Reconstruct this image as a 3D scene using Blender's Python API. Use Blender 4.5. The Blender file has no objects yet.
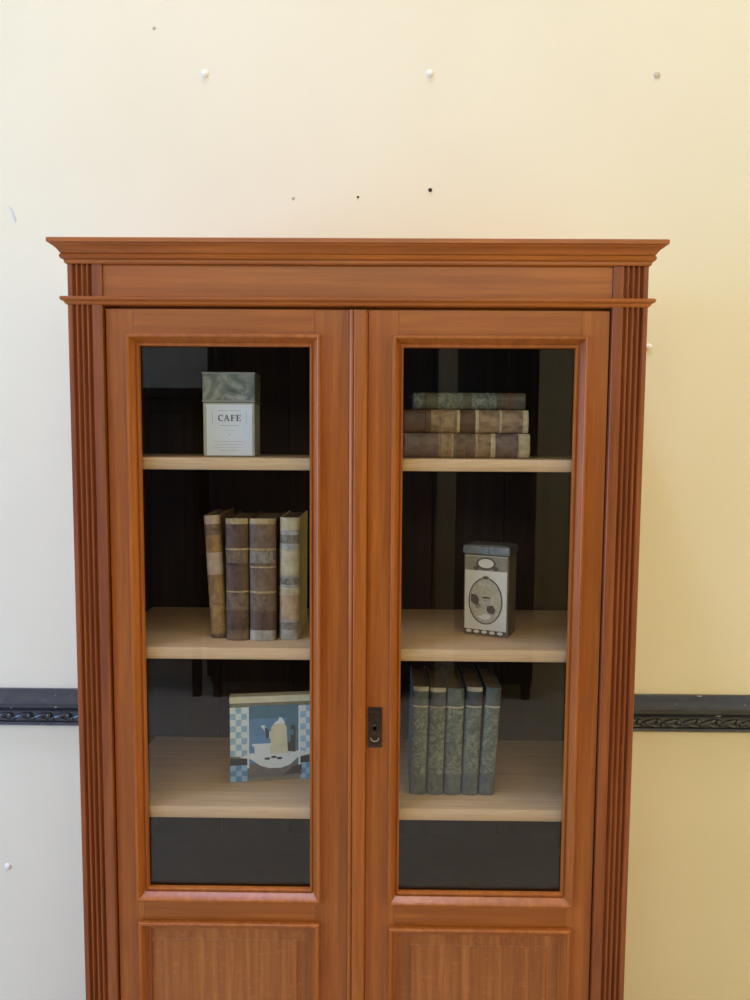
import bpy, bmesh, math, random
from mathutils import Vector, Matrix
random.seed(7)
scn = bpy.context.scene
COL = scn.collection
PI = math.pi


# ------------------------------------------------------------------ materials
def srgb(r, g, b):
    def f(c):
        c /= 255.0
        return c / 12.92 if c <= 0.04045 else ((c + 0.055) / 1.055) ** 2.4
    return (f(r), f(g), f(b), 1.0)


class NT:
    def __init__(self, name):
        self.m = bpy.data.materials.new(name)
        self.m.use_nodes = True
        self.n = self.m.node_tree.nodes
        self.l = self.m.node_tree.links
        self.n.clear()
        self.out = self.n.new('ShaderNodeOutputMaterial')
        self.b = self.n.new('ShaderNodeBsdfPrincipled')
        self.l.new(self.b.outputs[0], self.out.inputs[0])

    def add(self, t, **kw):
        n = self.n.new(t)
        for k, v in kw.items():
            if k.startswith('i_'):
                n.inputs[k[2:].replace('_', ' ')].default_value = v
            else:
                setattr(n, k, v)
        return n

    def link(self, a, b):
        self.l.new(a, b)

    def coords(self, scale=(1, 1, 1), rnd=True):
        tc = self.add('ShaderNodeTexCoord')
        mp = self.add('ShaderNodeMapping')
        mp.inputs['Scale'].default_value = scale
        src = tc.outputs['Object']
        if rnd:
            oi = self.add('ShaderNodeObjectInfo')
            va = self.add('ShaderNodeVectorMath', operation='MULTIPLY_ADD')
            va.inputs[1].default_value = (3.1, 2.3, 1.7)
            self.link(oi.outputs['Random'], va.inputs[0])
            self.link(src, va.inputs[2])
            src = va.outputs[0]
        self.link(src, mp.inputs['Vector'])
        return mp.outputs[0]

    def noise(self, vec, scale, detail=4, rough=0.55, dist=0.0):
        n = self.add('ShaderNodeTexNoise')
        n.inputs['Scale'].default_value = scale
        n.inputs['Detail'].default_value = detail
        n.inputs['Roughness'].default_value = rough
        n.inputs['Distortion'].default_value = dist
        self.link(vec, n.inputs['Vector'])
        return n.outputs['Fac']

    def ramp(self, fac, stops):
        r = self.add('ShaderNodeValToRGB')
        e = r.color_ramp.elements
        while len(e) < len(stops):
            e.new(0.5)
        for el, (p, c) in zip(e, stops):
            el.position = p
            el.color = c if len(c) == 4 else (*c, 1)
        self.link(fac, r.inputs['Fac'])
        return r.outputs['Color']

    def mix(self, fac, a, b, mode='MIX'):
        m = self.add('ShaderNodeMix', data_type='RGBA', blend_type=mode)
        for sock, v in ((m.inputs['Factor'], fac), (m.inputs['A'], a), (m.inputs['B'], b)):
            pass
        def put(s, v):
            if hasattr(v, 'links') or hasattr(v, 'is_output'):
                self.link(v, s)
            else:
                s.default_value = v
        put(m.inputs[0], fac)
        put(m.inputs[6], a)
        put(m.inputs[7], b)
        return m.outputs[2]

    def bump(self, h, strength=0.2, dist=0.002):
        b = self.add('ShaderNodeBump')
        b.inputs['Strength'].default_value = strength
        b.inputs['Distance'].default_value = dist
        self.link(h, b.inputs['Height'])
        self.link(b.outputs[0], self.b.inputs['Normal'])

    def base(self, c):
        if hasattr(c, 'is_output'):
            self.link(c, self.b.inputs['Base Color'])
        else:
            self.b.inputs['Base Color'].default_value = c

    def set(self, rough=0.5, metal=0.0, spec=0.5, coat=0.0):
        self.b.inputs['Roughness'].default_value = rough
        self.b.inputs['Metallic'].default_value = metal
        self.b.inputs['Specular IOR Level'].default_value = spec
        self.b.inputs['Coat Weight'].default_value = coat


def wood(name, dark, mid, light, axis='z', rough=0.36, spec=0.42, fleck=0.0, scale=1.0):
    t = NT(name)
    a, b = 70 * scale, 2.6 * scale
    sc = {'z': (a, a, b), 'x': (b, a, a), 'y': (a, b, a)}[axis]
    v = t.coords(sc)
    g = t.noise(v, 1.0, 5, 0.62, 0.35)
    col = t.ramp(g, [(0.30, dark), (0.5, mid), (0.72, light)])
    v2 = t.coords(tuple(3.2 * s for s in sc))
    pores = t.noise(v2, 1.6, 3, 0.6)
    pm = t.ramp(pores, [(0.42, (0.84, 0.81, 0.78)), (0.56, (1, 1, 1))])
    col = t.mix(0.55, col, pm, 'MULTIPLY')
    v3 = t.coords((2.2, 2.2, 1.1))
    big = t.noise(v3, 1.4, 3, 0.5)
    bm_ = t.ramp(big, [(0.3, (0.86, 0.84, 0.82)), (0.7, (1.06, 1.04, 1.02))])
    col = t.mix(0.8, col, bm_, 'MULTIPLY')
    if fleck:
        vf = t.coords({'z': (30, 30, 70), 'x': (70, 30, 30), 'y': (30, 70, 30)}[axis])
        fl = t.noise(vf, 1.0, 2, 0.5, 1.6)
        fm = t.ramp(fl, [(0.60, (0, 0, 0)), (0.68, (1, 1, 1))])
        sw = t.add('ShaderNodeMath', operation='MULTIPLY')
        sw.inputs[1].default_value = fleck
        t.link(fm, sw.inputs[0])
        col = t.mix(sw.outputs[0], col, light)
    t.base(col)
    t.set(rough, 0, spec)
    t.bump(pores, 0.10, 0.0006)
    return t.m


OD, OM, OL = srgb(147, 76, 24), srgb(164, 89, 29), srgb(180, 103, 38)
M = {}
M['oak_v'] = wood('oak_vertical', OD, OM, OL, 'z')
M['oak_h'] = wood('oak_horizontal', OD, OM, OL, 'x')
M['oak_dv'] = wood('oak_pilaster', srgb(116, 56, 20), srgb(138, 70, 27), srgb(156, 86, 36), 'z', 0.40)
M['oak_panel'] = wood('oak_panel', srgb(142, 78, 30), srgb(158, 90, 36), srgb(184, 112, 54), 'z', 0.42, 0.45, 0.35)
M['shelf'] = wood('pale_shelf_wood', srgb(208, 169, 125), srgb(217, 179, 135), srgb(224, 188, 146), 'x', 0.55, 0.35)
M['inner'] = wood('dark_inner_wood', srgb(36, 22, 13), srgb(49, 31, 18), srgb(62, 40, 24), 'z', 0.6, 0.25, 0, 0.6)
M['added_wardrobe'] = wood('dark_wardrobe_wood', srgb(20, 11, 7), srgb(30, 17, 10), srgb(40, 24, 14), 'z', 0.5, 0.3)


def plain(name, c, rough=0.5, metal=0.0, spec=0.5, var=0.12, vs=30.0, bump=0.0):
    t = NT(name)
    v = t.coords((1, 1, 1))
    n = t.noise(v, vs, 4, 0.6)
    lo = tuple(x * (1 - var) for x in c[:3]) + (1,)
    hi = tuple(min(1, x * (1 + var)) for x in c[:3]) + (1,)
    t.base(t.ramp(n, [(0.35, lo), (0.65, hi)]))
    t.set(rough, metal, spec)
    if bump:
        t.bump(n, bump, 0.001)
    return t.m


# wall paint: warm cream with faint mottling
t = NT('cream_wall_paint')
v = t.coords((1, 1, 1), False)
n1 = t.noise(v, 1.6, 4, 0.55)
n2 = t.noise(v, 26, 3, 0.5)
c = t.ramp(n1, [(0.3, srgb(229, 215, 184)), (0.7, srgb(233, 220, 190))])
t.base(c)
t.set(0.55, 0, 0.25)
t.bump(n2, 0.05, 0.002)
M['wall'] = t.m
M['room'] = plain('pale_room_paint', srgb(214, 212, 204), 0.7, 0, 0.2, 0.04, 2.0)
M['room_far'] = plain('beige_room_paint', srgb(176, 164, 142), 0.7, 0, 0.2, 0.04, 2.0)
M['ceil'] = plain('ceiling_paint', srgb(228, 228, 224), 0.8, 0, 0.2, 0.03, 2.0)
M['floor'] = plain('grey_floor', srgb(200, 182, 158), 0.5, 0, 0.3, 0.06, 3.0)
M['plug'] = plain('filler_white', srgb(238, 230, 212), 0.5, 0, 0.4, 0.05)
M['nail'] = plain('dark_nail', srgb(58, 50, 46), 0.5, 0.4, 0.4, 0.1)
M['mark'] = plain('scuff_grey', srgb(206, 200, 188), 0.6, 0.0, 0.4, 0.08)
M['nail2'] = plain('dull_nail', srgb(196, 180, 154), 0.6, 0.0, 0.4, 0.1)

# black gloss chair rail with chips of pale undercoat
t = NT('black_gloss_rail')
v = t.coords((22, 60, 60), False)
n1 = t.noise(v, 1.0, 3, 0.6)
chip = t.ramp(n1, [(0.685, (0, 0, 0)), (0.705, (1, 1, 1))])
n3 = t.noise(t.coords((5, 5, 5), False), 8, 4, 0.6)
bc = t.ramp(n3, [(0.3, srgb(44, 44, 48)), (0.7, srgb(54, 54, 59))])
t.base(t.mix(chip, bc, srgb(190, 186, 176)))
t.set(0.26, 0, 0.7)
M['rail'] = t.m

# window glass of the doors: thin clear panes, mirror-like by Fresnel on both faces
t = NT('door_glass')
t.n.remove(t.b)
geo = t.add('ShaderNodeNewGeometry')
ior = t.add('ShaderNodeMix', data_type='FLOAT')
ior.inputs[2].default_value = 1.5
ior.inputs[3].default_value = 1 / 1.5
t.link(geo.outputs['Backfacing'], ior.inputs[0])
fr = t.add('ShaderNodeFresnel')
t.link(ior.outputs[0], fr.inputs['IOR'])
tr = t.add('ShaderNodeBsdfTransparent')
tr.inputs[0].default_value = (0.98, 0.988, 0.984, 1)
gl = t.add('ShaderNodeBsdfGlossy')
gl.inputs['Roughness'].default_value = 0.012
mx = t.add('ShaderNodeMixShader')
t.link(fr.outputs[0], mx.inputs[0])
t.link(tr.outputs[0], mx.inputs[1])
t.link(gl.outputs[0], mx.inputs[2])
t.link(mx.outputs[0], t.out.inputs[0])
M['glass'] = t.m

M['bronze'] = plain('dark_bronze', srgb(72, 58, 44), 0.36, 0.7, 0.5, 0.25, 120)
M['worn_metal'] = plain('worn_metal', srgb(176, 164, 142), 0.3, 0.9, 0.5, 0.2, 90)
M['hole'] = plain('keyhole_black', srgb(8, 7, 6), 0.8, 0, 0.1, 0.1)


def leather(name, c, c2, rough=0.5, vs=55.0):
    t = NT(name)
    v = t.coords((1, 1, 0.6))
    n = t.noise(v, vs, 5, 0.65)
    t.base(t.ramp(n, [(0.32, c2), (0.6, c)]))
    t.set(rough, 0, 0.4)
    t.bump(n, 0.25, 0.0008)
    return t.m


M['brown_leather'] = leather('brown_leather', srgb(108, 80, 58), srgb(72, 52, 38))
M['brown_leather_light'] = leather('mid_brown_leather', srgb(130, 102, 74), srgb(92, 70, 50))
M['tan_leather'] = leather('tan_leather', srgb(172, 132, 80), srgb(126, 92, 54))
M['tan_pink'] = leather('faded_tan_leather', srgb(196, 168, 140), srgb(166, 136, 106))
M['cream_vellum'] = leather('cream_vellum', srgb(214, 194, 152), srgb(178, 158, 120))
M['cream_tan'] = leather('stained_vellum', srgb(206, 172, 128), srgb(170, 134, 96))
M['grey_vellum'] = leather('grey_vellum', srgb(190, 180, 158), srgb(146, 136, 118))
M['label_grey'] = leather('worn_grey_label', srgb(152, 136, 114), srgb(92, 80, 66), 0.6, 160)
M['label_brown'] = leather('worn_brown_label', srgb(128, 104, 78), srgb(86, 68, 52), 0.6, 160)
M['gilt'] = leather('dull_gilt', srgb(196, 168, 116), srgb(136, 108, 72), 0.45, 130)
M['paper'] = leather('aged_paper', srgb(112, 92, 66), srgb(84, 68, 48), 0.85, 20)
M['olive_leather'] = leather('dark_olive_leather', srgb(96, 92, 72), srgb(58, 56, 44))
M['mottled_calf'] = leather('mottled_calf', srgb(168, 138, 104), srgb(112, 88, 66), 0.5, 70)
M['purple_calf'] = leather('purplish_calf', srgb(132, 108, 96), srgb(88, 70, 62), 0.5, 70)
M['blue_cloth'] = leather('grey_blue_cloth', srgb(94, 100, 96), srgb(68, 74, 72), 0.7, 90)
M['blue_dark'] = leather('slate_label', srgb(70, 73, 78), srgb(52, 54, 60), 0.6, 90)
t = NT('ornate_cloth')
v = t.coords((1, 1, 1))
n = t.noise(v, 85, 3, 0.7, 1.2)
t.base(t.ramp(n, [(0.40, srgb(76, 82, 76)), (0.52, srgb(104, 108, 96)), (0.66, srgb(134, 136, 118))]))
t.set(0.6, 0, 0.4)
t.bump(n, 0.3, 0.0008)
M['ornate'] = t.m

M['tin_white'] = plain('tin_white_enamel', srgb(233, 238, 243), 0.4, 0, 0.4, 0.04, 14)
M['tin_edge'] = plain('tin_edge_cream', srgb(190, 190, 176), 0.45, 0, 0.4, 0.08, 24)
M['tin_line'] = plain('tin_grey_line', srgb(150, 150, 142), 0.5, 0, 0.4, 0.08)
M['tin_text'] = plain('tin_dark_lettering', srgb(86, 84, 80), 0.5, 0, 0.3, 0.15, 300)
M['tin_faint'] = plain('tin_faint_lettering', srgb(186, 184, 174), 0.5, 0, 0.3, 0.1, 300)
t = NT('tin_lid_marbled')
n = t.noise(t.coords((1, 1, 1)), 22, 4, 0.6, 0.8)
t.base(t.ramp(n, [(0.38, srgb(86, 96, 90)), (0.52, srgb(122, 128, 118)), (0.66, srgb(176, 176, 160))]))
t.set(0.4, 0, 0.4)
M['tin_lid'] = t.m
M['tin_cream'] = plain('tin_cream', srgb(226, 217, 192), 0.45, 0, 0.4, 0.06, 40)
M['tin_taupe'] = plain('tin_taupe', srgb(150, 138, 112), 0.5, 0, 0.4, 0.12, 60)
M['tin_sepia'] = plain('tin_sepia', srgb(98, 82, 62), 0.5, 0, 0.4, 0.2, 200)
M['tin_beige'] = plain('tin_beige', srgb(192, 176, 142), 0.5, 0, 0.4, 0.15, 120)
M['tin_tint'] = plain('tin_mottled_beige', srgb(190, 178, 150), 0.45, 0, 0.4, 0.22, 150)
M['tin_grey'] = plain('tin_grey_metal', srgb(132, 130, 120), 0.32, 0.4, 0.5, 0.18, 60)
M['tin_side'] = plain('tin_side_brown', srgb(128, 116, 92), 0.45, 0, 0.4, 0.12, 40)
M['sky_blue'] = plain('enamel_blue', srgb(98, 142, 178), 0.35, 0, 0.5, 0.12, 20)
M['pale_blue'] = plain('enamel_pale_blue', srgb(150, 190, 214), 0.35, 0, 0.5, 0.1, 60)
M['mid_blue'] = plain('enamel_mid_blue', srgb(96, 148, 186), 0.35, 0, 0.5, 0.1, 60)
M['en_white'] = plain('enamel_white', srgb(226, 232, 226), 0.35, 0, 0.5, 0.05, 60)
M['en_cream'] = plain('enamel_cream', srgb(216, 208, 172), 0.35, 0, 0.5, 0.08, 60)
M['en_dark'] = plain('enamel_dark', srgb(52, 50, 50), 0.35, 0, 0.5, 0.2, 60)
M['en_teal'] = plain('enamel_teal', srgb(74, 116, 134), 0.35, 0, 0.5, 0.1, 60)
M['en_brown'] = plain('enamel_brown', srgb(112, 104, 96), 0.4, 0, 0.5, 0.15, 60)
M['tin_back'] = plain('tin_olive_side', srgb(128, 124, 96), 0.45, 0, 0.4, 0.12, 40)


# ------------------------------------------------------------------ mesh helpers
class MB:
    """collects geometry in one bmesh; build() links it as ONE mesh object"""
    def __init__(self):
        self.v, self.f, self.mi = [], [], []

    def add(self, verts, faces, mi=0):
        b = len(self.v)
        self.v += [tuple(x) for x in verts]
        self.f += [tuple(i + b for i in f) for f in faces]
        self.mi += [mi] * len(faces)
        return self

    def box(self, x0, x1, y0, y1, z0, z1, c=0.0, mi=0):
        if c <= 0:
            vs = [(x, y, z) for x in (x0, x1) for y in (y0, y1) for z in (z0, z1)]
            fs = [(0, 1, 3, 2), (4, 6, 7, 5), (0, 4, 5, 1), (2, 3, 7, 6), (0, 2, 6, 4), (1, 5, 7, 3)]
            return self.add(vs, fs, mi)
        bm = bmesh.new()
        r = bmesh.ops.create_cube(bm, size=1.0)
        for v in r['verts']:
            v.co = Vector(((x0 + x1) / 2 + v.co.x * (x1 - x0), (y0 + y1) / 2 + v.co.y * (y1 - y0), (z0 + z1) / 2 + v.co.z * (z1 - z0)))
        bmesh.ops.bevel(bm, geom=bm.edges[:], offset=c, segments=2, profile=0.6, affect='EDGES')
        bm.verts.index_update()
        self.add([v.co for v in bm.verts], [[v.index for v in f.verts] for f in bm.faces], mi)
        bm.free()
        return self

    def prism(self, poly, axis, a0, a1, mi=0):
        """closed 2-D polygon extruded along an axis; poly is (u,v): x->(y,z) y->(x,z) z->(x,y)"""
        def p(u, v, a):
            return {'x': (a, u, v), 'y': (u, a, v), 'z': (u, v, a)}[axis]
        n = len(poly)
        vs = [p(u, v, a0) for u, v in poly] + [p(u, v, a1) for u, v in poly]
        fs = [(i, (i + 1) % n, n + (i + 1) % n, n + i) for i in range(n)]
        fs += [tuple(range(n))[::-1], tuple(range(n, 2 * n))]
        return self.add(vs, fs, mi)

    def frame(self, x0, x1, z0, z1, prof, mi=0):
        """closed profile [(outward offset, y)] swept round a rectangle with mitred corners"""
        n = len(prof)
        vs = []
        for sx, sz, x, z in ((-1, -1, x0, z0), (1, -1, x1, z0), (1, 1, x1, z1), (-1, 1, x0, z1)):
            vs += [(x + sx * o, y, z + sz * o) for o, y in prof]
        fs = []
        for k in range(4):
            a, b = k * n, ((k + 1) % 4) * n
            fs += [(a + i, b + i, b + (i + 1) % n, a + (i + 1) % n) for i in range(n)]
        return self.add(vs, fs, mi)

    def ushape(self, X, yf, yb, prof, mi=0):
        """profile [(outward offset, z)] along left side, front and right side, mitred"""
        n = len(prof)
        vs = []
        vs += [(-X - o, yb, z) for o, z in prof]
        vs += [(-X - o, yf - o, z) for o, z in prof]
        vs += [(X + o, yf - o, z) for o, z in prof]
        vs += [(X + o, yb, z) for o, z in prof]
        fs = []
        for k in range(3):
            a, b = k * n, (k + 1) * n
            fs += [(a + i, b + i, b + (i + 1) % n, a + (i + 1) % n) for i in range(n)]
        fs += [tuple(range(n))[::-1], tuple(range(3 * n, 4 * n))]
        return self.add(vs, fs, mi)

    def loft(self, rings, closed=True, caps=True, mi=0):
        n = len(rings[0])
        vs = [p for r in rings for p in r]
        fs = []
        m = n if closed else n - 1
        for k in range(len(rings) - 1):
            a, b = k * n, (k + 1) * n
            fs += [(a + i, a + (i + 1) % n, b + (i + 1) % n, b + i) for i in range(m)]
        if caps:
            fs += [tuple(range(n))[::-1], tuple(range((len(rings) - 1) * n, len(rings) * n))]
        return self.add(vs, fs, mi)

    def build(self, name, mats, parent=None, smooth=False, angle=35):
        me = bpy.data.meshes.new(name)
        me.from_pydata(self.v, [], self.f)
        mats = mats if isinstance(mats, (list, tuple)) else [mats]
        for m in mats:
            me.materials.append(M[m])
        for p, i in zip(me.polygons, self.mi):
            p.material_index = i
        bm = bmesh.new()
        bm.from_mesh(me)
        bmesh.ops.recalc_face_normals(bm, faces=bm.faces[:])
        bm.to_mesh(me)
        bm.free()
        if smooth:
            for p in me.polygons:
                p.use_smooth = True
            me.set_sharp_from_angle(angle=math.radians(angle))
        o = bpy.data.objects.new(name, me)
        COL.objects.link(o)
        if parent is not None:
            o.parent = parent
        return o


def tag(o, label=None, cat=None, group=None, kind=None):
    for k, v in (('label', label), ('category', cat), ('group', group), ('kind', kind)):
        if v:
            o[k] = v
    return o


def thing(name, label, cat, loc=(0, 0, 0), rot=(0, 0, 0), group=None):
    o = bpy.data.objects.new(name, None)
    COL.objects.link(o)
    o.empty_display_size = 0.05
    o.location = loc
    o.rotation_euler = rot
    return tag(o, label, cat, group)


def structure(o):
    return tag(o, kind='structure')


# ------------------------------------------------------------------ the room
WY = 0.41            # plane of the wall behind the bookcase
RX, RY, RZ = 3.4, -4.3, 7.2
structure(MB().box(-RX - .1, RX + .1, WY, WY + .1, 0, RZ).build('wall_back', 'wall'))
structure(MB().box(-RX - .1, RX + .1, RY - .1, RY, 0, RZ).build('wall_front', 'room_far'))
structure(MB().box(-RX - .1, -RX, RY, WY, 0, RZ).build('wall_left', 'room'))
structure(MB().box(RX, RX + .1, RY, WY, 0, RZ).build('wall_right', 'room'))
structure(MB().box(-RX - .1, RX + .1, RY - .1, WY + .1, -.1, 0).build('floor', 'floor'))
structure(MB().box(-RX - .1, RX + .1, RY - .1, WY + .1, RZ, RZ + .1).build('ceiling', 'ceil'))

# chair rail: moulded body with a carved band
m = MB()
prof = [(0, .972), (.006, .972), (.009, .969), (.012, .963), (.018, .955), (.024, .948), (.0275, .944), (.0280, .9415),
        (.0265, .9395), (.0140, .9375), (.0100, .9345), (.0090, .929), (.0090, .924), (.0150, .9205), (.017, .918),
        (.012, .916), (.012, .892), (.018, .890), (.020, .886), (.017, .882), (0, .882)]
m.prism([(WY - p, z) for p, z in prof], 'x', -RX, RX)
rail = structure(m.build('trim_1', 'rail', None, True, 40))
m = MB()


def ellipsoid(m, cx, cy, cz, rx, ry, rz, tilt=0.0, nu=10, nv=6, mi=0):
    ca, sa = math.cos(tilt), math.sin(tilt)
    rings = []
    for j in range(1, nv):
        th = PI * j / nv
        ring = []
        for i in range(nu):
            ph = 2 * PI * i / nu
            x, y, z = rx * math.cos(th), ry * math.sin(th) * math.cos(ph), rz * math.sin(th) * math.sin(ph)
            ring.append((cx + x * ca - z * sa, cy + y, cz + x * sa + z * ca))
        rings.append(ring)
    m.loft(rings, True, True, mi)


x = -1.5
while x < 1.5:
    # a curling leaf: a long lobe, a curled tip and a small bud
    ellipsoid(m, x + .012, WY - .012, .905, .020, .006, .0065, 0.32)
    ellipsoid(m, x + .016, WY - .012, .897, .017, .005, .0045, -0.25)
    ellipsoid(m, x + .034, WY - .012, .906, .008, .007, .0080, -0.5)
    ellipsoid(m, x - .006, WY - .012, .899, .005, .005, .0055)
    x += .049
m.build('carved_band', 'rail', rail, True, 60)


# the hall's left window, plus right and rear frames added around fill lights
def window(name, pts):
    (a0, a1), (b0, b1), side = pts
    m, g = MB(), MB()
    if side == 'front':
        m.frame(a0, a1, b0, b1, [(0, RY + .001), (0, RY + .04), (.09, RY + .04), (.09, RY + .001)])
        g.box(a0, a1, RY + .001, RY + .02, b0, b1)
    else:
        sx = -1 if side == 'left' else 1
        n = MB()
        n.frame(a0, a1, b0, b1, [(0, .001), (0, .04), (.09, .04), (.09, .001)])
        m.add([(sx * (RX - y), x, z) for x, y, z in n.v], n.f)
        xs = sorted((sx * (RX - .001), sx * (RX - .02)))
        g.box(xs[0], xs[1], a0, a1, b0, b1)
    o = structure(m.build(name, 'ceil'))
    g.build('window_pane', 'room', o)


window('window_1', ((-3.25, -.55), (.48, 2.52), 'left'))
window('added_right_window', ((-3.25, -.55), (.48, 2.52), 'right'))  # unseen, added as a surround for the warm fill on the right
window('added_rear_window', ((-2.05, 2.05), (2.65, 3.95), 'front'))  # unseen, added high on the front wall around the rear fill

# plugs, nails and marks on the wall
def dome(name, x, z, r, h, mat, label, cat):
    m = MB()
    rings = []
    for j in range(5):
        a = PI / 2 * j / 4.6
        rr, d = r * math.cos(a), h * math.sin(a)
        rings.append([(rr * math.cos(2 * PI * i / 14), -d, rr * math.sin(2 * PI * i / 14)) for i in range(14)])
    m.loft(rings)
    o = m.build(name, mat, None, True, 60)
    o.location = (x, WY, z)
    return tag(o, label, cat)


dome('wall_plug', -.374, 2.453, .0090, .0055, 'plug', 'white screw cap on the cream wall high above the bookcase, left one of the two', 'screw cap')
dome('wall_plug', .154, 2.454, .0090, .0055, 'plug', 'white screw cap on the cream wall high above the bookcase, right one of the two', 'screw cap')
dome('wall_plug', .684, 2.452, .0080, .003, 'nail2', 'flat dull screw cap on the wall towards the upper right corner', 'screw cap')
dome('wall_plug', -.903, .503, .0080, .005, 'plug', 'cream screw cap low on the wall, left of the bookcase and below the black rail', 'screw cap')
dome('wall_plug', .686, 1.825, .0085, .006, 'plug', 'white screw cap on the wall close beside the upper right edge of the bookcase', 'screw cap')
dome('wall_nail', .158, 2.190, .0048, .004, 'nail', 'small dark nail head in the wall, the darkest just above the cornice', 'nail')
dome('wall_nail', -.013, 2.173, .0030, .002, 'nail', 'tiny dark nail head in the wall above the middle of the cornice', 'nail')
dome('wall_nail', -.167, 2.170, .0040, .002, 'nail2', 'tiny faded nail head in the wall above the left half of the cornice', 'nail')
dome('wall_nail', -.492, 2.556, .0042, .002, 'nail2', 'small faded nail head near the top of the wall, left of the screw caps', 'nail')
m = MB()
pts = [(-.846, 2.150, .002), (-.840, 2.142, .004), (-.836, 2.130, .004), (-.832, 2.118, .003), (-.831, 2.110, .001)]
m.loft([[(x - w, WY, z), (x, WY - .0012, z), (x + w, WY, z)] for x, z, w in pts])
tag(m.build('wall_mark', 'mark', None, True), 'thin grey vertical scuff on the wall left of the cornice', 'mark')

# ------------------------------------------------------------------ the bookcase
bc = thing('bookcase', 'tall oak bookcase with two glazed doors, fluted pilasters and moulded cornice', 'bookcase')
BX = .5375       # half width of the body
YB = .405        # back of the body
PF = -.010       # face of the pilasters
GI = .473        # inner edge of pilasters
ZT = 1.924       # top of frieze

m = MB()
prof = [(-.05, 1.9205), (.002, 1.9205), (.0035, 1.923), (.0035, 1.9265), (.0085, 1.9290), (.0098, 1.9325), (.0088, 1.9360), (.0066, 1.9375), (.0085, 1.9385),
        (.0100, 1.9410), (.0135, 1.9455), (.0175, 1.9490), (.0205, 1.9510), (.0220, 1.9535), (.0250, 1.9535), (.0258, 1.9545), (.0258, 1.9610), (.0235, 1.9625), (-.05, 1.9625)]
m.ushape(BX, PF, YB, prof)
m.box(-BX + .04, BX - .04, .03, YB, 1.940, 1.962)
m.build('cornice', 'oak_h', bc, True, 25)

MB().box(-GI, GI, -.004, .014, 1.852, ZT, .001).build('frieze', 'oak_h', bc)
m = MB()
prof = [(-.03, 1.8455), (.000, 1.8455), (.003, 1.8475), (.005, 1.851), (.0095, 1.8535), (.0105, 1.8555), (.0105, 1.8585), (.008, 1.8605), (-.03, 1.8605)]
m.ushape(BX, PF, YB, prof)
m.build('frieze_moulding', 'oak_h', bc, True, 25)


def flute_profile(x0, x1, yb, yf, n=4, m0=.0075, m1=.0175, depth=.0060):
    """outline of a pilaster in plan: flat margins and n scooped flutes with rounded reeds between"""
    pts = [(x0, yb), (x0, yf + .0012), (x0 + .0012, yf)]
    a, b = x0 + m0, x1 - m1
    w = (b - a) / n
    for k in range(n):
        s = a + k * w
        for j in range(7):
            u = j / 6
            pts.append((s + w * (.12 + .76 * u), yf + depth * math.sin(PI * u)))
    pts += [(x1 - .0012, yf), (x1, yf + .0012), (x1, yb)]
    return pts


for s in (-1, 1):
    x0, x1 = (-BX, -GI) if s < 0 else (GI, BX)
    mm = (.0075, .0175) if s < 0 else (.0175, .0075)
    MB().prism(flute_profile(x0, x1, .02, PF, 4, *mm), 'z', .15, 1.8465).build('pilaster', 'oak_dv', bc, True, 30)
    MB().prism(flute_profile(x0, x1, .02, PF + .002, 4, *mm), 'z', 1.8600, ZT).build('pilaster_block', 'oak_dv', bc, True, 30)
    xs = (-BX, -BX + .020) if s < 0 else (BX - .020, BX)
    MB().box(*xs, .0201, YB, .15, ZT, 0).build('side_panel', 'oak_v', bc)
    xi = (-.5149, -.5069) if s < 0 else (.5069, .5149)
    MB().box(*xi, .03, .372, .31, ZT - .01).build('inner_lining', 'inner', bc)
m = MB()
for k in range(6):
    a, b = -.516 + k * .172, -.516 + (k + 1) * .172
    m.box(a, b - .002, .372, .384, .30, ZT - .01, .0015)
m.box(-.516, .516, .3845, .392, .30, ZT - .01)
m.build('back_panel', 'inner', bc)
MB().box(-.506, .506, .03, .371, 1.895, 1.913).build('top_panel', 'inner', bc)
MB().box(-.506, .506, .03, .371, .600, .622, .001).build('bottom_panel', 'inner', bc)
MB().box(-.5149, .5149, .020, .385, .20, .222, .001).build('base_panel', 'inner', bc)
MB().box(-.4705, .4705, .0145, .029, 1.79, 1.852).build('top_rail', 'oak_h', bc)
m = MB()
m.ushape(BX, PF, YB, [(-.03, 0), (.012, 0), (.012, .125), (.008, .135), (.003, .142), (0, .15), (-.03, .15)])
m.build('plinth', 'oak_h', bc, True, 25)

SH = [(1.5394, 1.5630), (1.1660, 1.1900), (.8410, .8655)]
for z0, z1 in SH:
    h = (z1 - z0) / 2
    arc = [(.024 + h * .55 * (1 - math.cos(a)) - .004, (z0 + z1) / 2 + h * math.sin(a)) for a in [PI / 2 * j / 5 for j in range(-5, 6)]]
    arc = [(.020 + .004 * (1 - math.cos(a)), (z0 + z1) / 2 + h * math.sin(a)) for a in [PI / 2 * j / 5 for j in range(-5, 6)]]
    MB().prism(arc + [(.371, z1), (.371, z0)], 'x', -.506, .506).build('shelf', 'shelf', bc, True, 30)


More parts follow.
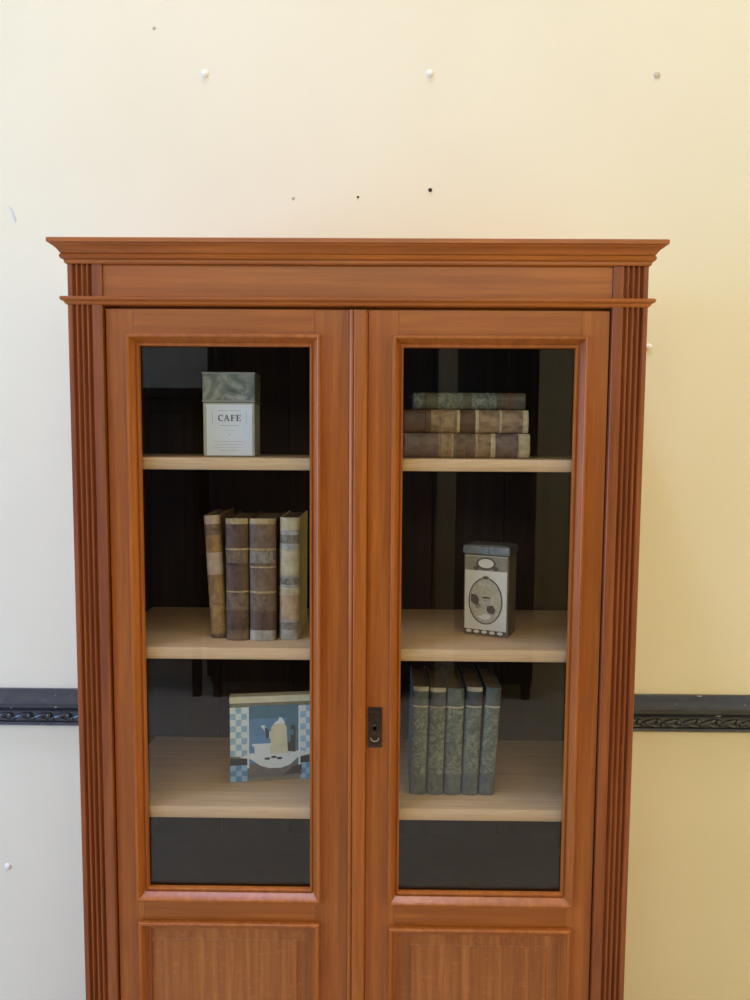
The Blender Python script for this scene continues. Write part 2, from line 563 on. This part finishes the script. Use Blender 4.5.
def door(x0, x1, gx0, gx1, gz0, gz1, pz1, lid):
    """door leaf: stiles and rails with openings for glass (above) and panel (below)"""
    Z0, Z1 = .155, 1.8405
    px0, px1 = gx0 + .002, gx1 - .002
    yf, yb = 0.0, .018
    g = .0095   # how far the wood of the frame stays back behind the mouldings
    m = MB()
    A, B = gx0 - g, gx1 + g
    m.box(x0, A, yf, yb, Z0, Z1, .0012)
    m.box(B, x1, yf, yb, Z0, Z1, .0012)
    d = m.build('door', 'oak_v', bc)
    for za, zb in ((gz1 + g, Z1), (pz1 - .012, gz0 - g), (Z0, .30 - g)):
        MB().box(A, B, yf + .0003, yb, za, zb, .0006).build('rail', 'oak_h', d)
    gp = [(.0005, .0110), (.0005, .0035), (.0016, .0010), (.0042, .0008), (.0052, .0016), (.0056, .0034), (.0070, .0034), (.0080, .0014), (.0112, -.0035), (.0142, -.0085),
          (.0154, -.0112), (.0172, -.0124), (.0198, -.0124), (.0216, -.0105), (.0222, -.0070), (.0222, .0005), (.0100, .0005), (.0100, .0110)]
    MB().frame(gx0, gx1, gz0, gz1, gp).build('glazing_moulding', 'oak_v', d, True, 28)
    MB().box(gx0 - .008, gx1 + .008, .0112, .0142, gz0 - .008, gz1 + .008).build('glass_pane', 'glass', d)
    pp = [(.0005, .0200), (.0005, .0060), (.0020, .0040), (.0060, .0030), (.0075, .0045), (.0090, .0030), (.0120, -.0040), (.0140, -.0085),
          (.0152, -.0108), (.0170, -.0118), (.0196, -.0118), (.0214, -.0098), (.0222, -.0060), (.0222, .0005), (.0060, .0005), (.0060, .0200)]
    MB().frame(px0, px1, .30, pz1 - .022, pp).build('panel_moulding', 'oak_v', d, True, 28)
    # fielded panel
    m = MB()
    zt = pz1 - .022
    e = .024
    rings = []
    for (o, y) in ((-.004, .016), (-.004, .0085), (e - .003, .0065), (e, .0040), (e + .0015, .0034)):
        rings.append([(px0 + o, y, .30 + o), (px1 - o, y, .30 + o), (px1 - o, y, zt - o), (px0 + o, y, zt - o)])
    m.loft(rings)
    m.build('lower_panel', 'oak_panel', d)
    return d


dl = door(-.4708, -.0135, -.4092, -.0890, .7068, 1.7718, .6410, 0)
dr = door(.0215, .4708, .0884, .4094, .7033, 1.7714, .6345, 1)
# astragal strip that covers the joint, on the left door
ap = [(-.0135, .016), (-.0135, -.008), (-.0125, -.0115), (-.0100, -.0130), (-.0072, -.0115), (-.0060, -.0085), (-.0048, -.0085), (-.0042, -.0110),
      (-.0030, -.0118), (.0160, -.0118), (.0185, -.0110), (.0205, -.0085), (.0212, -.0040), (.0212, .016)]
MB().prism(ap, 'z', .157, 1.8385).build('astragal', 'oak_v', dl, True, 25)
# lock plate with keyhole and a little pull on the right door
m = MB()
m.box(.0255, .0525, -.0035, -.0002, 1.001, 1.081, .0012, 0)
m.box(.0285, .0495, -.0046, -.0030, 1.005, 1.012, .0008, 0)
m.box(.0285, .0495, -.0046, -.0030, 1.070, 1.077, .0008, 0)
rings = []
for j, (rr, yy) in enumerate(((.0062, -.003), (.0062, -.009), (.0050, -.0105), (.0036, -.0105), (.0036, -.006))):
    rings.append([(.039 + rr * math.cos(2 * PI * i / 16), yy, 1.042 + rr * 1.2 * math.sin(2 * PI * i / 16)) for i in range(16)])
m.loft(rings, True, False, 0)
m.loft([[(.039 + .0036 * math.cos(2 * PI * i / 16), yy, 1.042 + .0043 * math.sin(2 * PI * i / 16)) for i in range(16)] for yy in (-.0060, -.0055)], True, True, 2)
rings = []
for j in range(13):
    a = PI + PI * j / 12
    c_ = Vector((.039 + .0075 * math.cos(a), -.0085, 1.0225 + .0070 * math.sin(a)))
    rad = Vector((math.cos(a), 0, math.sin(a)))
    rings.append([tuple(c_ + rad * .0012 * math.cos(q) + Vector((0, .0012 * math.sin(q), 0))) for q in [2 * PI * i / 8 for i in range(8)]])
m.loft(rings, True, True, 1)
tag(m.build('lock_plate', ['bronze', 'worn_metal', 'hole'], dr, True, 40), 'dark bronze lock plate with keyhole')


# ------------------------------------------------------------------ books
def spine_pts(T, d, z, off=0.0, n=10):
    """half-ellipse of the spine in plan (front towards -y)"""
    r = T / 2
    return [(-(r + off * .3) * math.cos(PI * i / n), d - (d + off) * math.sin(PI * i / n), z) for i in range(n + 1)]


def make_book(name, label, T, H, D, bands, mats, segs, board='brown_leather', patches=(), loc=(0, 0, 0), rot=(0, 0, 0), group=None, sd=.009):
    """bands: raised-band heights (fraction); segs: [(frac, material index)] colours of the compartments; patches: [(f0,f1,material)] title labels"""
    t = thing(name, label, 'book', loc, rot, group)
    # spine: a curved shell with raised bands
    zs = []
    for f in sorted(set([0, .012] + [s[0] for s in segs] + [.988, 1] + [b + e for b in bands for e in (-.010, -.006, 0, .006, .010)])):
        if 0 <= f <= 1:
            zs.append(f)
    def off(f):
        o = 0.0
        for b in bands:
            e = abs(f - b)
            if e < .0095:
                o = max(o, .0022 if e < .0065 else .0004)
        if f in (0, 1):
            o = -.0012
        return o
    def seg(f):
        k = 0
        for fr, mi in segs:
            if f >= fr:
                k = mi
        return k
    m = MB()
    n = 10
    for a, b in zip(zs[:-1], zs[1:]):
        pa, pb = spine_pts(T, sd, a * H, off(a), n), spine_pts(T, sd, b * H, off(b), n)
        m.add(pa + pb, [(i, i + 1, n + 2 + i, n + 1 + i) for i in range(n)], seg((a + b) / 2))
    for f in (0, 1):
        p = spine_pts(T, sd, f * H, off(f), n)
        m.add(p, [tuple(range(n + 1))], seg(f if f == 0 else .999))
    sp = m.build('spine', mats, t, True, 50)
    for (f0, f1, mt) in patches:
        q = MB()
        rows = [spine_pts(T, sd, f * H, .0009, n) for f in (f0, f1)]
        inner = [spine_pts(T, sd, f * H, -.0006, n) for f in (f0, f1)]
        r0, r1 = rows[0][1:-1], rows[1][1:-1]
        k = len(r0)
        q.add(r0 + r1, [(i, i + 1, k + i + 1, k + i) for i in range(k - 1)])
        q.build('title_label', mt, t, True, 50)
    for s in (-1, 1):
        x0, x1 = (-T / 2, -T / 2 + .0028) if s < 0 else (T / 2 - .0028, T / 2)
        MB().box(x0, x1, sd + .0002, D, 0, H, .0008).build('cover_board', board, t)
    w = T / 2 - .0030
    m = MB()
    m.prism([(-w, sd + .0004), (w, sd + .0004), (w, D - .006), (w * .4, D - .009), (-w * .4, D - .009), (-w, D - .006)], 'z', .0035, H - .0035)
    m.build('page_block', 'paper', t)
    return t


z2 = SH[1][1] + .0004
G1 = 'old leather volumes standing on the middle left shelf'
H = .252
# 1 tan, scuffed, leaning to the left
make_book('leather_book', 'worn tan leather book at the left end of the four upright on the middle shelf', .033, .253, .165, [.10, .28, .50, .70, .88],
          ['tan_leather', 'tan_pink', 'brown_leather_light', 'label_brown'],
          [(0, 3), (.035, 0), (.20, 0), (.52, 1), (.70, 0), (.84, 2), (.93, 1)], 'tan_leather', [],
          (-.2835, .086, z2 + .0012), (0, math.radians(-3.0), math.radians(1)), G1)
make_book('leather_book', 'dark brown leather book with a plain brown foot, second from left of four upright', .046, .2495, .165, [.255, .40, .62, .75],
          ['brown_leather', 'gilt', 'brown_leather_light', 'label_brown'],
          [(0, 2), (.088, 0), (.25, 3), (.26, 2), (.40, 1), (.41, 0), (.61, 0), (.74, 1), (.76, 0), (.955, 1)], 'brown_leather',
          [(.285, .37, 'label_brown'), (.64, .735, 'label_brown')],
          (-.2430, .071, z2), (0, 0, 0), G1)
make_book('leather_book', 'brown leather book, third of the four upright, with a pale torn label at its foot', .053, .2495, .165, [.255, .40, .62, .75],
          ['brown_leather', 'gilt', 'brown_leather_light', 'label_brown', 'grey_vellum'],
          [(0, 4), (.088, 0), (.25, 2), (.26, 2), (.395, 1), (.41, 2), (.60, 1), (.612, 2), (.74, 1), (.76, 2), (.955, 1)], 'brown_leather',
          [(.285, .37, 'label_brown'), (.64, .735, 'label_grey')],
          (-.1910, .070, z2), (0, 0, 0), G1)
make_book('leather_book', 'cream vellum book at the right end of the four upright on the middle shelf', .041, .251, .160, [.17, .37, .43, .73, .90],
          ['cream_vellum', 'cream_tan', 'grey_vellum', 'gilt'],
          [(0, 2), (.17, 1), (.37, 0), (.43, 2), (.53, 0), (.74, 2), (.90, 0)], 'cream_vellum',
          [(.085, .145, 'label_grey'), (.455, .51, 'label_grey'), (.79, .86, 'label_grey')],
          (-.1385, .080, z2), (0, math.radians(.4), 0), G1)

# stack of three lying flat on the top right shelf, spines to the front
z1 = SH[0][1] + .0005
G2 = 'old books lying in a stack on the top right shelf'
RY90 = PI / 2


def lying(label, x0, L, T, z, y, D, bands, mats, segs, board, patches, yaw=0):
    return make_book('leather_book', label, T, L, D, bands, mats, segs, board, patches, (x0, y, z + T / 2 + .0003), (0, RY90, math.radians(yaw)), G2, .010)


lying('purplish brown leather book at the bottom of the stack of three', .092, .256, .0495, z1, .100, .17, [.30, .36, .48, .60, .72, .90],
      ['purple_calf', 'cream_vellum', 'label_brown', 'gilt', 'mottled_calf'],
      [(0, 0), (.28, 4), (.38, 3), (.395, 0), (.57, 3), (.585, 4), (.69, 1), (.725, 0), (.905, 1)], 'purple_calf', [(.42, .55, 'label_brown')])
lying('mottled calf book with gilt bands in the middle of the stack of three', .092, .252, .0465, z1 + .0505, .100, .165, [.18, .30, .42, .56, .60, .76, .78],
      ['mottled_calf', 'gilt', 'purple_calf', 'cream_vellum', 'brown_leather'],
      [(0, 4), (.22, 0), (.43, 3), (.45, 4), (.575, 3), (.60, 0), (.765, 3), (.785, 0), (.955, 3)], 'mottled_calf', [(.455, .565, 'brown_leather')])
lying('thin dark olive book on top of the stack of three', .112, .226, .0335, z1 + .0980, .104, .16, [.12, .30, .66, .86],
      ['olive_leather', 'ornate', 'gilt', 'brown_leather'],
      [(0, 1), (.08, 0), (.22, 1), (.44, 0), (.52, 1), (.74, 0), (.80, 3), (.90, 0)], 'olive_leather', [])

# five grey blue volumes on the bottom right shelf
z3 = SH[2][1] + .0004
G3 = 'matching grey blue cloth volumes on the bottom right shelf'
data = [(.1278, .0325, .228, 1.2, 'grey blue cloth book at the left end of the row of five'),
        (.1632, .0330, .226, 1.2, 'grey blue cloth book, second from the left of five, with the darkest title patch'),
        (.1992, .0355, .226, 1.2, 'grey blue cloth book in the middle of the row of five'),
        (.2350, .0330, .228, 2.0, 'grey blue cloth book, fourth of five, with a frayed spine top'),
        (.2695, .0310, .228, 3.2, 'grey blue cloth book leaning at the right end of the row of five')]
for i, (x, T, H, lean, lab) in enumerate(data):
    make_book('cloth_book', lab, T, H, .15, [.20, .82], ['blue_cloth', 'ornate', 'blue_dark', 'grey_vellum'],
              [(0, 0), (.20, 1), (.82, 3), (.832, 2 if i in (1, 3) else 0), (.965, 3 if i in (0, 1, 3) else 0)], 'blue_cloth',
              [(.845, .95, 'blue_dark')] if i == 1 else [],
              (x, .077, z3 + .0006 + .5 * T * math.sin(math.radians(lean))), (0, math.radians(lean), 0), G3, .007)


# ------------------------------------------------------------------ tins
def flat_poly(m, pts, y, mi):
    """thin raised shape on a front face (polygon in x,z)"""
    n = len(pts)
    vs = [(a, y, b) for a, b in pts] + [(a, y + .0006, b) for a, b in pts]
    m.add(vs, [tuple(range(n))] + [(i, (i + 1) % n, n + (i + 1) % n, n + i) for i in range(n)], mi)


def rect(m, x0, x1, z0, z1, y, mi):
    flat_poly(m, [(x0, z0), (x1, z0), (x1, z1), (x0, z1)], y, mi)


def ell(cx, cz, rx, rz, n=28):
    return [(cx + rx * math.cos(2 * PI * i / n), cz + rz * math.sin(2 * PI * i / n)) for i in range(n)]


def ring(m, cx, cz, rx, rz, w, y, mi, n=32):
    for i in range(n):
        a, b = 2 * PI * i / n, 2 * PI * (i + 1) / n
        flat_poly(m, [(cx + rx * math.cos(a), cz + rz * math.sin(a)), (cx + rx * math.cos(b), cz + rz * math.sin(b)),
                      (cx + (rx - w) * math.cos(b), cz + (rz - w) * math.sin(b)), (cx + (rx - w) * math.cos(a), cz + (rz - w) * math.sin(a))], y, mi)


# white CAFE tin on the top left shelf
W, HB, D = .104, .1085, .085
ct = thing('coffee_tin', 'white CAFE tin with marbled grey green lid on the top left shelf', 'tin', (-.2615, .100, z1), (0, 0, math.radians(2)))
m = MB()
m.box(-W / 2, W / 2, 0, D, 0, HB, .003)
m.build('tin_body', 'tin_edge', ct)
m = MB()
m.box(-W / 2 + .007, W / 2 - .005, -.0010, .0002, .002, HB - .004, .0003, 0)
fx0, fx1 = -W / 2 + .012, W / 2 - .010
y = -.0015
rect(m, -.022, .024, .092, .0926, y, 1)
for sx in (-1, 1):
    rect(m, sx * .034 - .0003 + .001, sx * .034 + .0003 + .001, .066, .090, y, 1)
rect(m, -.018, .020, .0620, .0628, y, 1)
rect(m, -.010, .012, .0520, .0526, y, 2)
rect(m, .000, .003, .0440, .0455, y, 1)
for k, (a, b) in enumerate(((-.030, .032), (-.026, .028), (-.030, .030), (-.02, .02))):
    rect(m, a, b, .030 - k * .006, .0306 - k * .006, y, 2)
m.build('paper_label', ['tin_white', 'tin_line', 'tin_faint'], ct)
# serif letters C A F E
lt = MB()
lh, yl, zb = .0125, -.0017, .0715


def L(x0, x1, z0, z1):
    rect(lt, x0, x1, zb + z0 * lh, zb + z1 * lh, yl, 0)


x = -.0215
cx = x + .0055
for i in range(14):
    a, b = math.radians(50 + i * 260 / 14), math.radians(50 + (i + 1) * 260 / 14)
    w = .0014 + .0011 * max(0, -math.cos((a + b) / 2))
    flat_poly(lt, [(cx + .0055 * math.cos(a), zb + lh / 2 + .0064 * math.sin(a)), (cx + .0055 * math.cos(b), zb + lh / 2 + .0064 * math.sin(b)),
                   (cx + (.0055 - w) * math.cos(b), zb + lh / 2 + (.0064 - w) * math.sin(b)), (cx + (.0055 - w) * math.cos(a), zb + lh / 2 + (.0064 - w) * math.sin(a))], yl, 0)
L(x + .0085, x + .0095, .70, 1.0)
x = -.0100
flat_poly(lt, [(x + .0008, zb), (x + .0021, zb), (x + .0062, zb + lh), (x + .0050, zb + lh)], yl, 0)
flat_poly(lt, [(x + .0046, zb + lh), (x + .0068, zb + lh), (x + .0111, zb), (x + .0087, zb)], yl, 0)
L(x + .0028, x + .0090, .32, .42)
L(x - .0002, x + .0032, 0, .08)
L(x + .0075, x + .0124, 0, .08)
x = .0040
L(x + .001, x + .0034, 0, 1)
L(x - .0002, x + .0048, 0, .08)
L(x - .0002, x + .0092, .91, 1)
L(x + .0084, x + .0092, .70, 1)
L(x + .002, x + .0068, .47, .56)
L(x + .0062, x + .0069, .38, .64)
x = .0150
L(x + .001, x + .0034, 0, 1)
L(x - .0002, x + .0092, 0, .09)
L(x - .0002, x + .0090, .91, 1)
L(x + .0083, x + .0090, .70, 1)
L(x + .0085, x + .0093, 0, .30)
L(x + .002, x + .0068, .47, .56)
L(x + .0062, x + .0069, .38, .64)
lt.build('lettering', 'tin_text', ct)
m = MB()
m.box(-W / 2 - .0008, W / 2 + .0008, -.0008, D + .0008, HB + .0005, HB + .0605, .003)
lid = m.build('lid', 'tin_lid', ct)
m = MB()
m.box(-W / 2 - .0016, W / 2 + .0016, -.0016, D + .0016, HB + .0005, HB + .0045, .001)
m.box(-W / 2 - .0016, W / 2 + .0016, -.0016, D + .0016, HB + .0570, HB + .0610, .001)
m.build('lid_rim', 'tin_line', lid)

# cream coffee tin with an oval picture on the middle right shelf
W, HB, D = .0960, .1710, .066
ot = thing('coffee_tin', 'cream tin with an oval sepia picture and grey metal lid on the middle right shelf', 'tin', (.2675, .1270, z2), (0, 0, math.radians(-24)))
m = MB()
m.box(-W / 2, W / 2, 0, D, 0, HB, .003, 0)
m.build('tin_body', 'tin_side', ot)
m = MB()
m.box(-W / 2 + .003, W / 2 - .003, -.0010, .0002, .004, HB - .002, .0003, 0)
m.build('front_label', 'tin_cream', ot)
m = MB()
y = -.0016
rect(m, -W / 2 + .003, W / 2 - .003, .138, HB - .003, y, 1)
y = -.0020
# cartouche at the top and ornament below it
flat_poly(m, ell(0, .153, .021, .0135), y, 2)
flat_poly(m, ell(0, .1535, .0165, .0095), y - .0004, 3)
for s in (-1, 1):
    flat_poly(m, ell(s * .021, .143, .006, .005, 14), y - .0002, 2)
# oval medallion with a landscape-like sepia blot picture
ring(m, 0, .074, .0365, .0495, .0022, y, 2)
flat_poly(m, ell(0, .074, .0340, .0470), y + .0003, 5)
ring(m, 0, .074, .0325, .0455, .0007, y, 4)
flat_poly(m, ell(0, .122, .009, .006, 14), y, 4)
flat_poly(m, ell(.0, .1235, .006, .003, 14), y - .0004, 2)
flat_poly(m, ell(-.009, .096, .013, .011, 18), y - .0001, 4)
flat_poly(m, ell(.012, .094, .009, .010, 18), y - .0002, 4)
flat_poly(m, [(-.031, .088), (-.020, .086), (-.013, .076), (-.016, .064), (-.024, .066), (-.031, .072)], y - .0003, 2)
flat_poly(m, ell(.002, .0815, .010, .0022, 18), y - .0003, 2)
flat_poly(m, ell(.019, .070, .010, .013, 18), y - .0001, 4)
flat_poly(m, [(.004, .064), (.016, .066), (.022, .058), (.019, .048), (.008, .049), (.003, .055)], y - .0003, 2)
flat_poly(m, ell(-.012, .052, .009, .010, 18), y - .0002, 4)
flat_poly(m, ell(-.001, .041, .013, .006, 18), y - .0001, 3)
flat_poly(m, ell(-.016, .063, .006, .006, 18), y - .0003, 1)
# beaded border along the foot
rect(m, -W / 2 + .003, W / 2 - .003, .004, .0125, y + .0004, 2)
for k in range(5):
    flat_poly(m, ell(-W / 2 + .013 + k * .0168, .0082, .0062, .0034, 14), y - .0001, 3)
m.build('printed_picture', ['tin_cream', 'tin_taupe', 'tin_sepia', 'tin_cream', 'tin_beige', 'tin_tint'], ot)
m = MB()
m.box(-W / 2 - .0022, W / 2 + .0022, -.0022, D + .0022, HB + .0005, HB + .0185, .0035)
m.box(-W / 2 + .004, W / 2 - .004, .004, D - .004, HB + .0180, HB + .0200, .001)
lid = m.build('lid', 'tin_grey', ot)
m = MB()
m.box(-.006, .006, -.0036, -.0020, HB + .002, HB + .0180, .0008)
m.build('hinge_tab', 'tin_grey', lid)

# blue tin with a coffee pot picture on the bottom left shelf
W, HB, D = .185, .172, .022
bt = thing('picture_plaque', 'square blue and white chequered plaque with a coffee pot picture on the bottom left shelf', 'plaque', (-.1790, .1390, z3), (0, 0, math.radians(8)))
m = MB()
m.box(-W / 2, W / 2, 0, D, 0.0, HB, .002, 0)
m.build('plaque_body', 'tin_back', bt)
m = MB()
m.box(-W / 2 - .001, W / 2 + .001, -.0015, D + .001, HB + .0003, HB + .0155, .003, 0)
m.build('top_ledge', 'en_cream', bt)
m = MB()
y0 = -.0006
cw = .036
# chequered bands left and right
ns, rows = 3, 11
q = cw / ns
for side in (-1, 1):
    m = MB()
    xb = -W / 2 if side < 0 else W / 2 - cw
    for i in range(ns):
        for j in range(rows):
            zt = HB - .008 - j * q * 1.12
            if zt - q * 1.12 < .052:
                continue
            rect(m, xb + i * q, xb + (i + 1) * q, zt - q * 1.12, zt, y0, 0 if (i + j) % 2 else 1)
    for i in range(ns):
        for j in range(3):
            rect(m, xb + i * q, xb + (i + 1) * q, .001 + j * q, .001 + (j + 1) * q, y0, 2 if (i + j) % 2 else 0)
    rect(m, xb, xb + cw, .037, .052, y0, 5)
    xl = -W / 2 + cw if side < 0 else W / 2 - cw - .004
    rect(m, xl, xl + .004, .030, HB - .008, y0 - .0002, 1)
    m.build('chequered_border', ['pale_blue', 'en_white', 'mid_blue', 'en_cream', 'en_teal', 'en_dark'], bt)
m = MB()
x0, x1 = -W / 2 + cw + .004, W / 2 - cw - .004
rect(m, x0, x1, .040, HB - .006, y0, 0)
rect(m, x0, x1, HB - .034, HB - .006, y0 - .0001, 7)
rect(m, x0 - .004, x1 + .004, .008, .040, y0, 6)
flat_poly(m, [(x1 - .034, .040), (x1, .040), (x1, HB - .006), (x1 - .018, HB - .012), (x1 - .030, .12)], y0 - .0002, 4)
yy = y0 - .0004
# plate
flat_poly(m, [(-.072, .054), (-.050, .050), (-.028, .034), (-.010, .028), (.016, .028), (.034, .034), (.052, .050), (.078, .056), (.060, .064), (-.052, .062)], yy, 2)
flat_poly(m, ell(0, .052, .042, .010), yy - .0002, 1)
for k, xx in enumerate((-.014, .000, .012)):
    flat_poly(m, ell(xx, .0495 + (k % 2) * .003, .0065, .0028, 12), yy - .0004, 5)
# cup
flat_poly(m, [(-.040, .058), (-.004, .058), (-.002, .080), (-.042, .080)], yy - .0003, 1)
flat_poly(m, [(-.046, .078), (-.002, .078), (-.002, .083), (-.046, .083)], yy - .0005, 2)
# pot: body, spout, lid, handle
flat_poly(m, [(-.008, .060), (.030, .060), (.027, .118), (.020, .128), (.003, .128), (-.006, .118)], yy - .0004, 3)
flat_poly(m, [(-.004, .090), (-.012, .096), (-.020, .112), (-.028, .122), (-.021, .124), (-.012, .112), (-.004, .106)], yy - .0004, 2)
flat_poly(m, [(-.016, .094), (-.010, .096), (-.010, .112), (-.020, .120), (-.018, .108)], yy - .0005, 5)
flat_poly(m, [(.000, .126), (.024, .126), (.018, .138), (.012, .140), (.010, .134)], yy - .0005, 1)
flat_poly(m, [(.029, .064), (.046, .062), (.046, .120), (.036, .122), (.036, .086), (.029, .082)], yy - .0003, 5)
flat_poly(m, [(.036, .100), (.042, .100), (.042, .112), (.036, .112)], yy - .0006, 4)
# dark table edge
flat_poly(m, [(-.056, .010), (.060, .010), (.060, .030), (.030, .022), (-.030, .022), (-.056, .030)], yy, 6)
flat_poly(m, [(.020, .012), (.058, .014), (.060, .034), (.040, .030)], yy - .0002, 5)
m.build('enamel_picture', ['sky_blue', 'en_white', 'en_white', 'en_cream', 'en_teal', 'en_dark', 'en_brown', 'en_teal'], bt)


# ------------------------------------------------------------------ unseen furniture added across the room for the dark reflections in the glass
def added_wardrobe(label, x0, x1, z0, z1, y1=-3.05, D=.50, legs=False):
    w = thing('added_wardrobe', label, 'added_wardrobe', ((x0 + x1) / 2, y1, 0), (0, 0, 0))
    hw = (x1 - x0) / 2
    zb = z0 if legs else .10
    MB().box(-hw, hw, -D, -.02, zb, z1 - .06, .004).build('carcass', 'added_wardrobe', w)
    m = MB()
    m.box(-hw - .02, hw + .02, -D, .0, z1 - .06, z1, .008)
    m.build('cornice', 'added_wardrobe', w)
    nd = 2 if hw > .3 else 1
    for k in range(nd):
        a = -hw + .02 + k * (2 * hw - .04) / nd
        b = a + (2 * hw - .04) / nd - .004
        m = MB()
        m.box(a, b, -.0195, 0, zb + .03, z1 - .08, .003)
        m.frame(a + .07, b - .07, zb + .10, z1 - .15, [(0, .002), (.004, .008), (.012, .008), (.016, 0)])
        d = m.build('door', 'added_wardrobe', w)
        m = MB()
        ellipsoid(m, b - .035 if k == 0 else a + .035, .012, (zb + z1) / 2, .010, .012, .010)
        m.build('knob', 'bronze', d, True)
    for sx in (-1, 1):
        for yy in (-D + .04, -.06):
            MB().prism([(sx * (hw - .035) - .025, yy - .025), (sx * (hw - .035) + .025, yy - .025), (sx * (hw - .035) + .025, yy + .025), (sx * (hw - .035) - .025, yy + .025)],
                       'z', 0, zb).build('leg', 'added_wardrobe', w)
    return w


added_wardrobe('unseen low dark cupboard on tall legs, added for the dark reflection in the left pane', -2.05, -1.06, .42, 1.90, legs=True)
added_wardrobe('unseen broad dark cupboard, added for the dark reflections in both doors', -1.00, .38, .10, 2.55)
added_wardrobe('unseen narrow dark cupboard, added for the dark reflection in the right door', .54, .98, .10, 2.45)

# ------------------------------------------------------------------ light: two ceiling lamps, daylight at the left window and added fills
def lamp(name, loc, target, sx, sy, power, col):
    d = bpy.data.lights.new(name, 'AREA')
    d.shape = 'RECTANGLE'
    d.size, d.size_y = sx, sy
    d.energy = power
    d.color = col
    o = bpy.data.objects.new(name, d)
    COL.objects.link(o)
    o.location = loc
    o.rotation_euler = (Vector(target) - Vector(loc)).to_track_quat('-Z', 'Y').to_euler()
    return o


LAMPS = [
    ('cool_ceiling_lamp', (-1.30, -1.15, 6.9), (-.4, .1, 1.4), .7, .7, 163.6, (0.431, 0.552, 1.000)),
    ('overhead_fill_light', (.10, -.50, 6.9), (.1, -.35, 1.0), .6, .6, 86.5, (1.000, 1.000, 1.000)),  # added above the cabinet to brighten sills and other upward faces
    ('left_window_light', (-3.32, -1.9, 1.5), (0, -1.9, 1.5), 2.6, 2.0, 161.7, (0.221, 0.459, 1.000)),
    ('warm_ceiling_lamp', (2.4, -1.5, 6.9), (.4, .1, 1.4), .7, .7, 18.8, (1.000, 0.750, 0.250)),
    ('right_fill_light', (3.32, -1.9, 1.5), (0, -1.9, 1.5), 2.6, 2.0, 37.6, (1.000, 0.875, 0.013)),  # added warm fill, evens out the wall from top to bottom
    ('rear_fill_light', (0, -4.22, 3.3), (0, 0, 3.0), 4.0, 1.2, 63.9, (1.000, 0.926, 0.676)),  # added soft fill from behind, lifts the sheen on the upper cabinet
]
for a in LAMPS:
    lamp(*a)
w = bpy.data.worlds.new('hall_ambient')
scn.world = w
w.use_nodes = True
w.node_tree.nodes['Background'].inputs[0].default_value = (.9, .95, 1, 1)
w.node_tree.nodes['Background'].inputs[1].default_value = 0.0

# ------------------------------------------------------------------ camera
cam = bpy.data.cameras.new('camera')
cam.sensor_fit = 'HORIZONTAL'
cam.sensor_width = 36.0
cam.lens = 36.0
co = bpy.data.objects.new('camera', cam)
COL.objects.link(co)
yaw, pitch, roll = (math.radians(a) for a in (-.5528, 4.6212, .3748))
fw = Vector((math.sin(yaw) * math.cos(pitch), math.cos(yaw) * math.cos(pitch), -math.sin(pitch)))
r0 = Vector((math.cos(yaw), -math.sin(yaw), 0))
u0 = r0.cross(fw)
R = math.cos(roll) * r0 + math.sin(roll) * u0
U = -math.sin(roll) * r0 + math.cos(roll) * u0
co.matrix_world = Matrix(((R.x, U.x, -fw.x, .0498), (R.y, U.y, -fw.y, -1.4220), (R.z, U.z, -fw.z, 1.6), (0, 0, 0, 1)))
cam.clip_start = .02
scn.camera = co

vs = scn.view_settings
vs.view_transform = 'Standard'
vs.look = 'None'
vs.gamma = 1.0
vs.exposure = 0.0
vs.use_curve_mapping = False
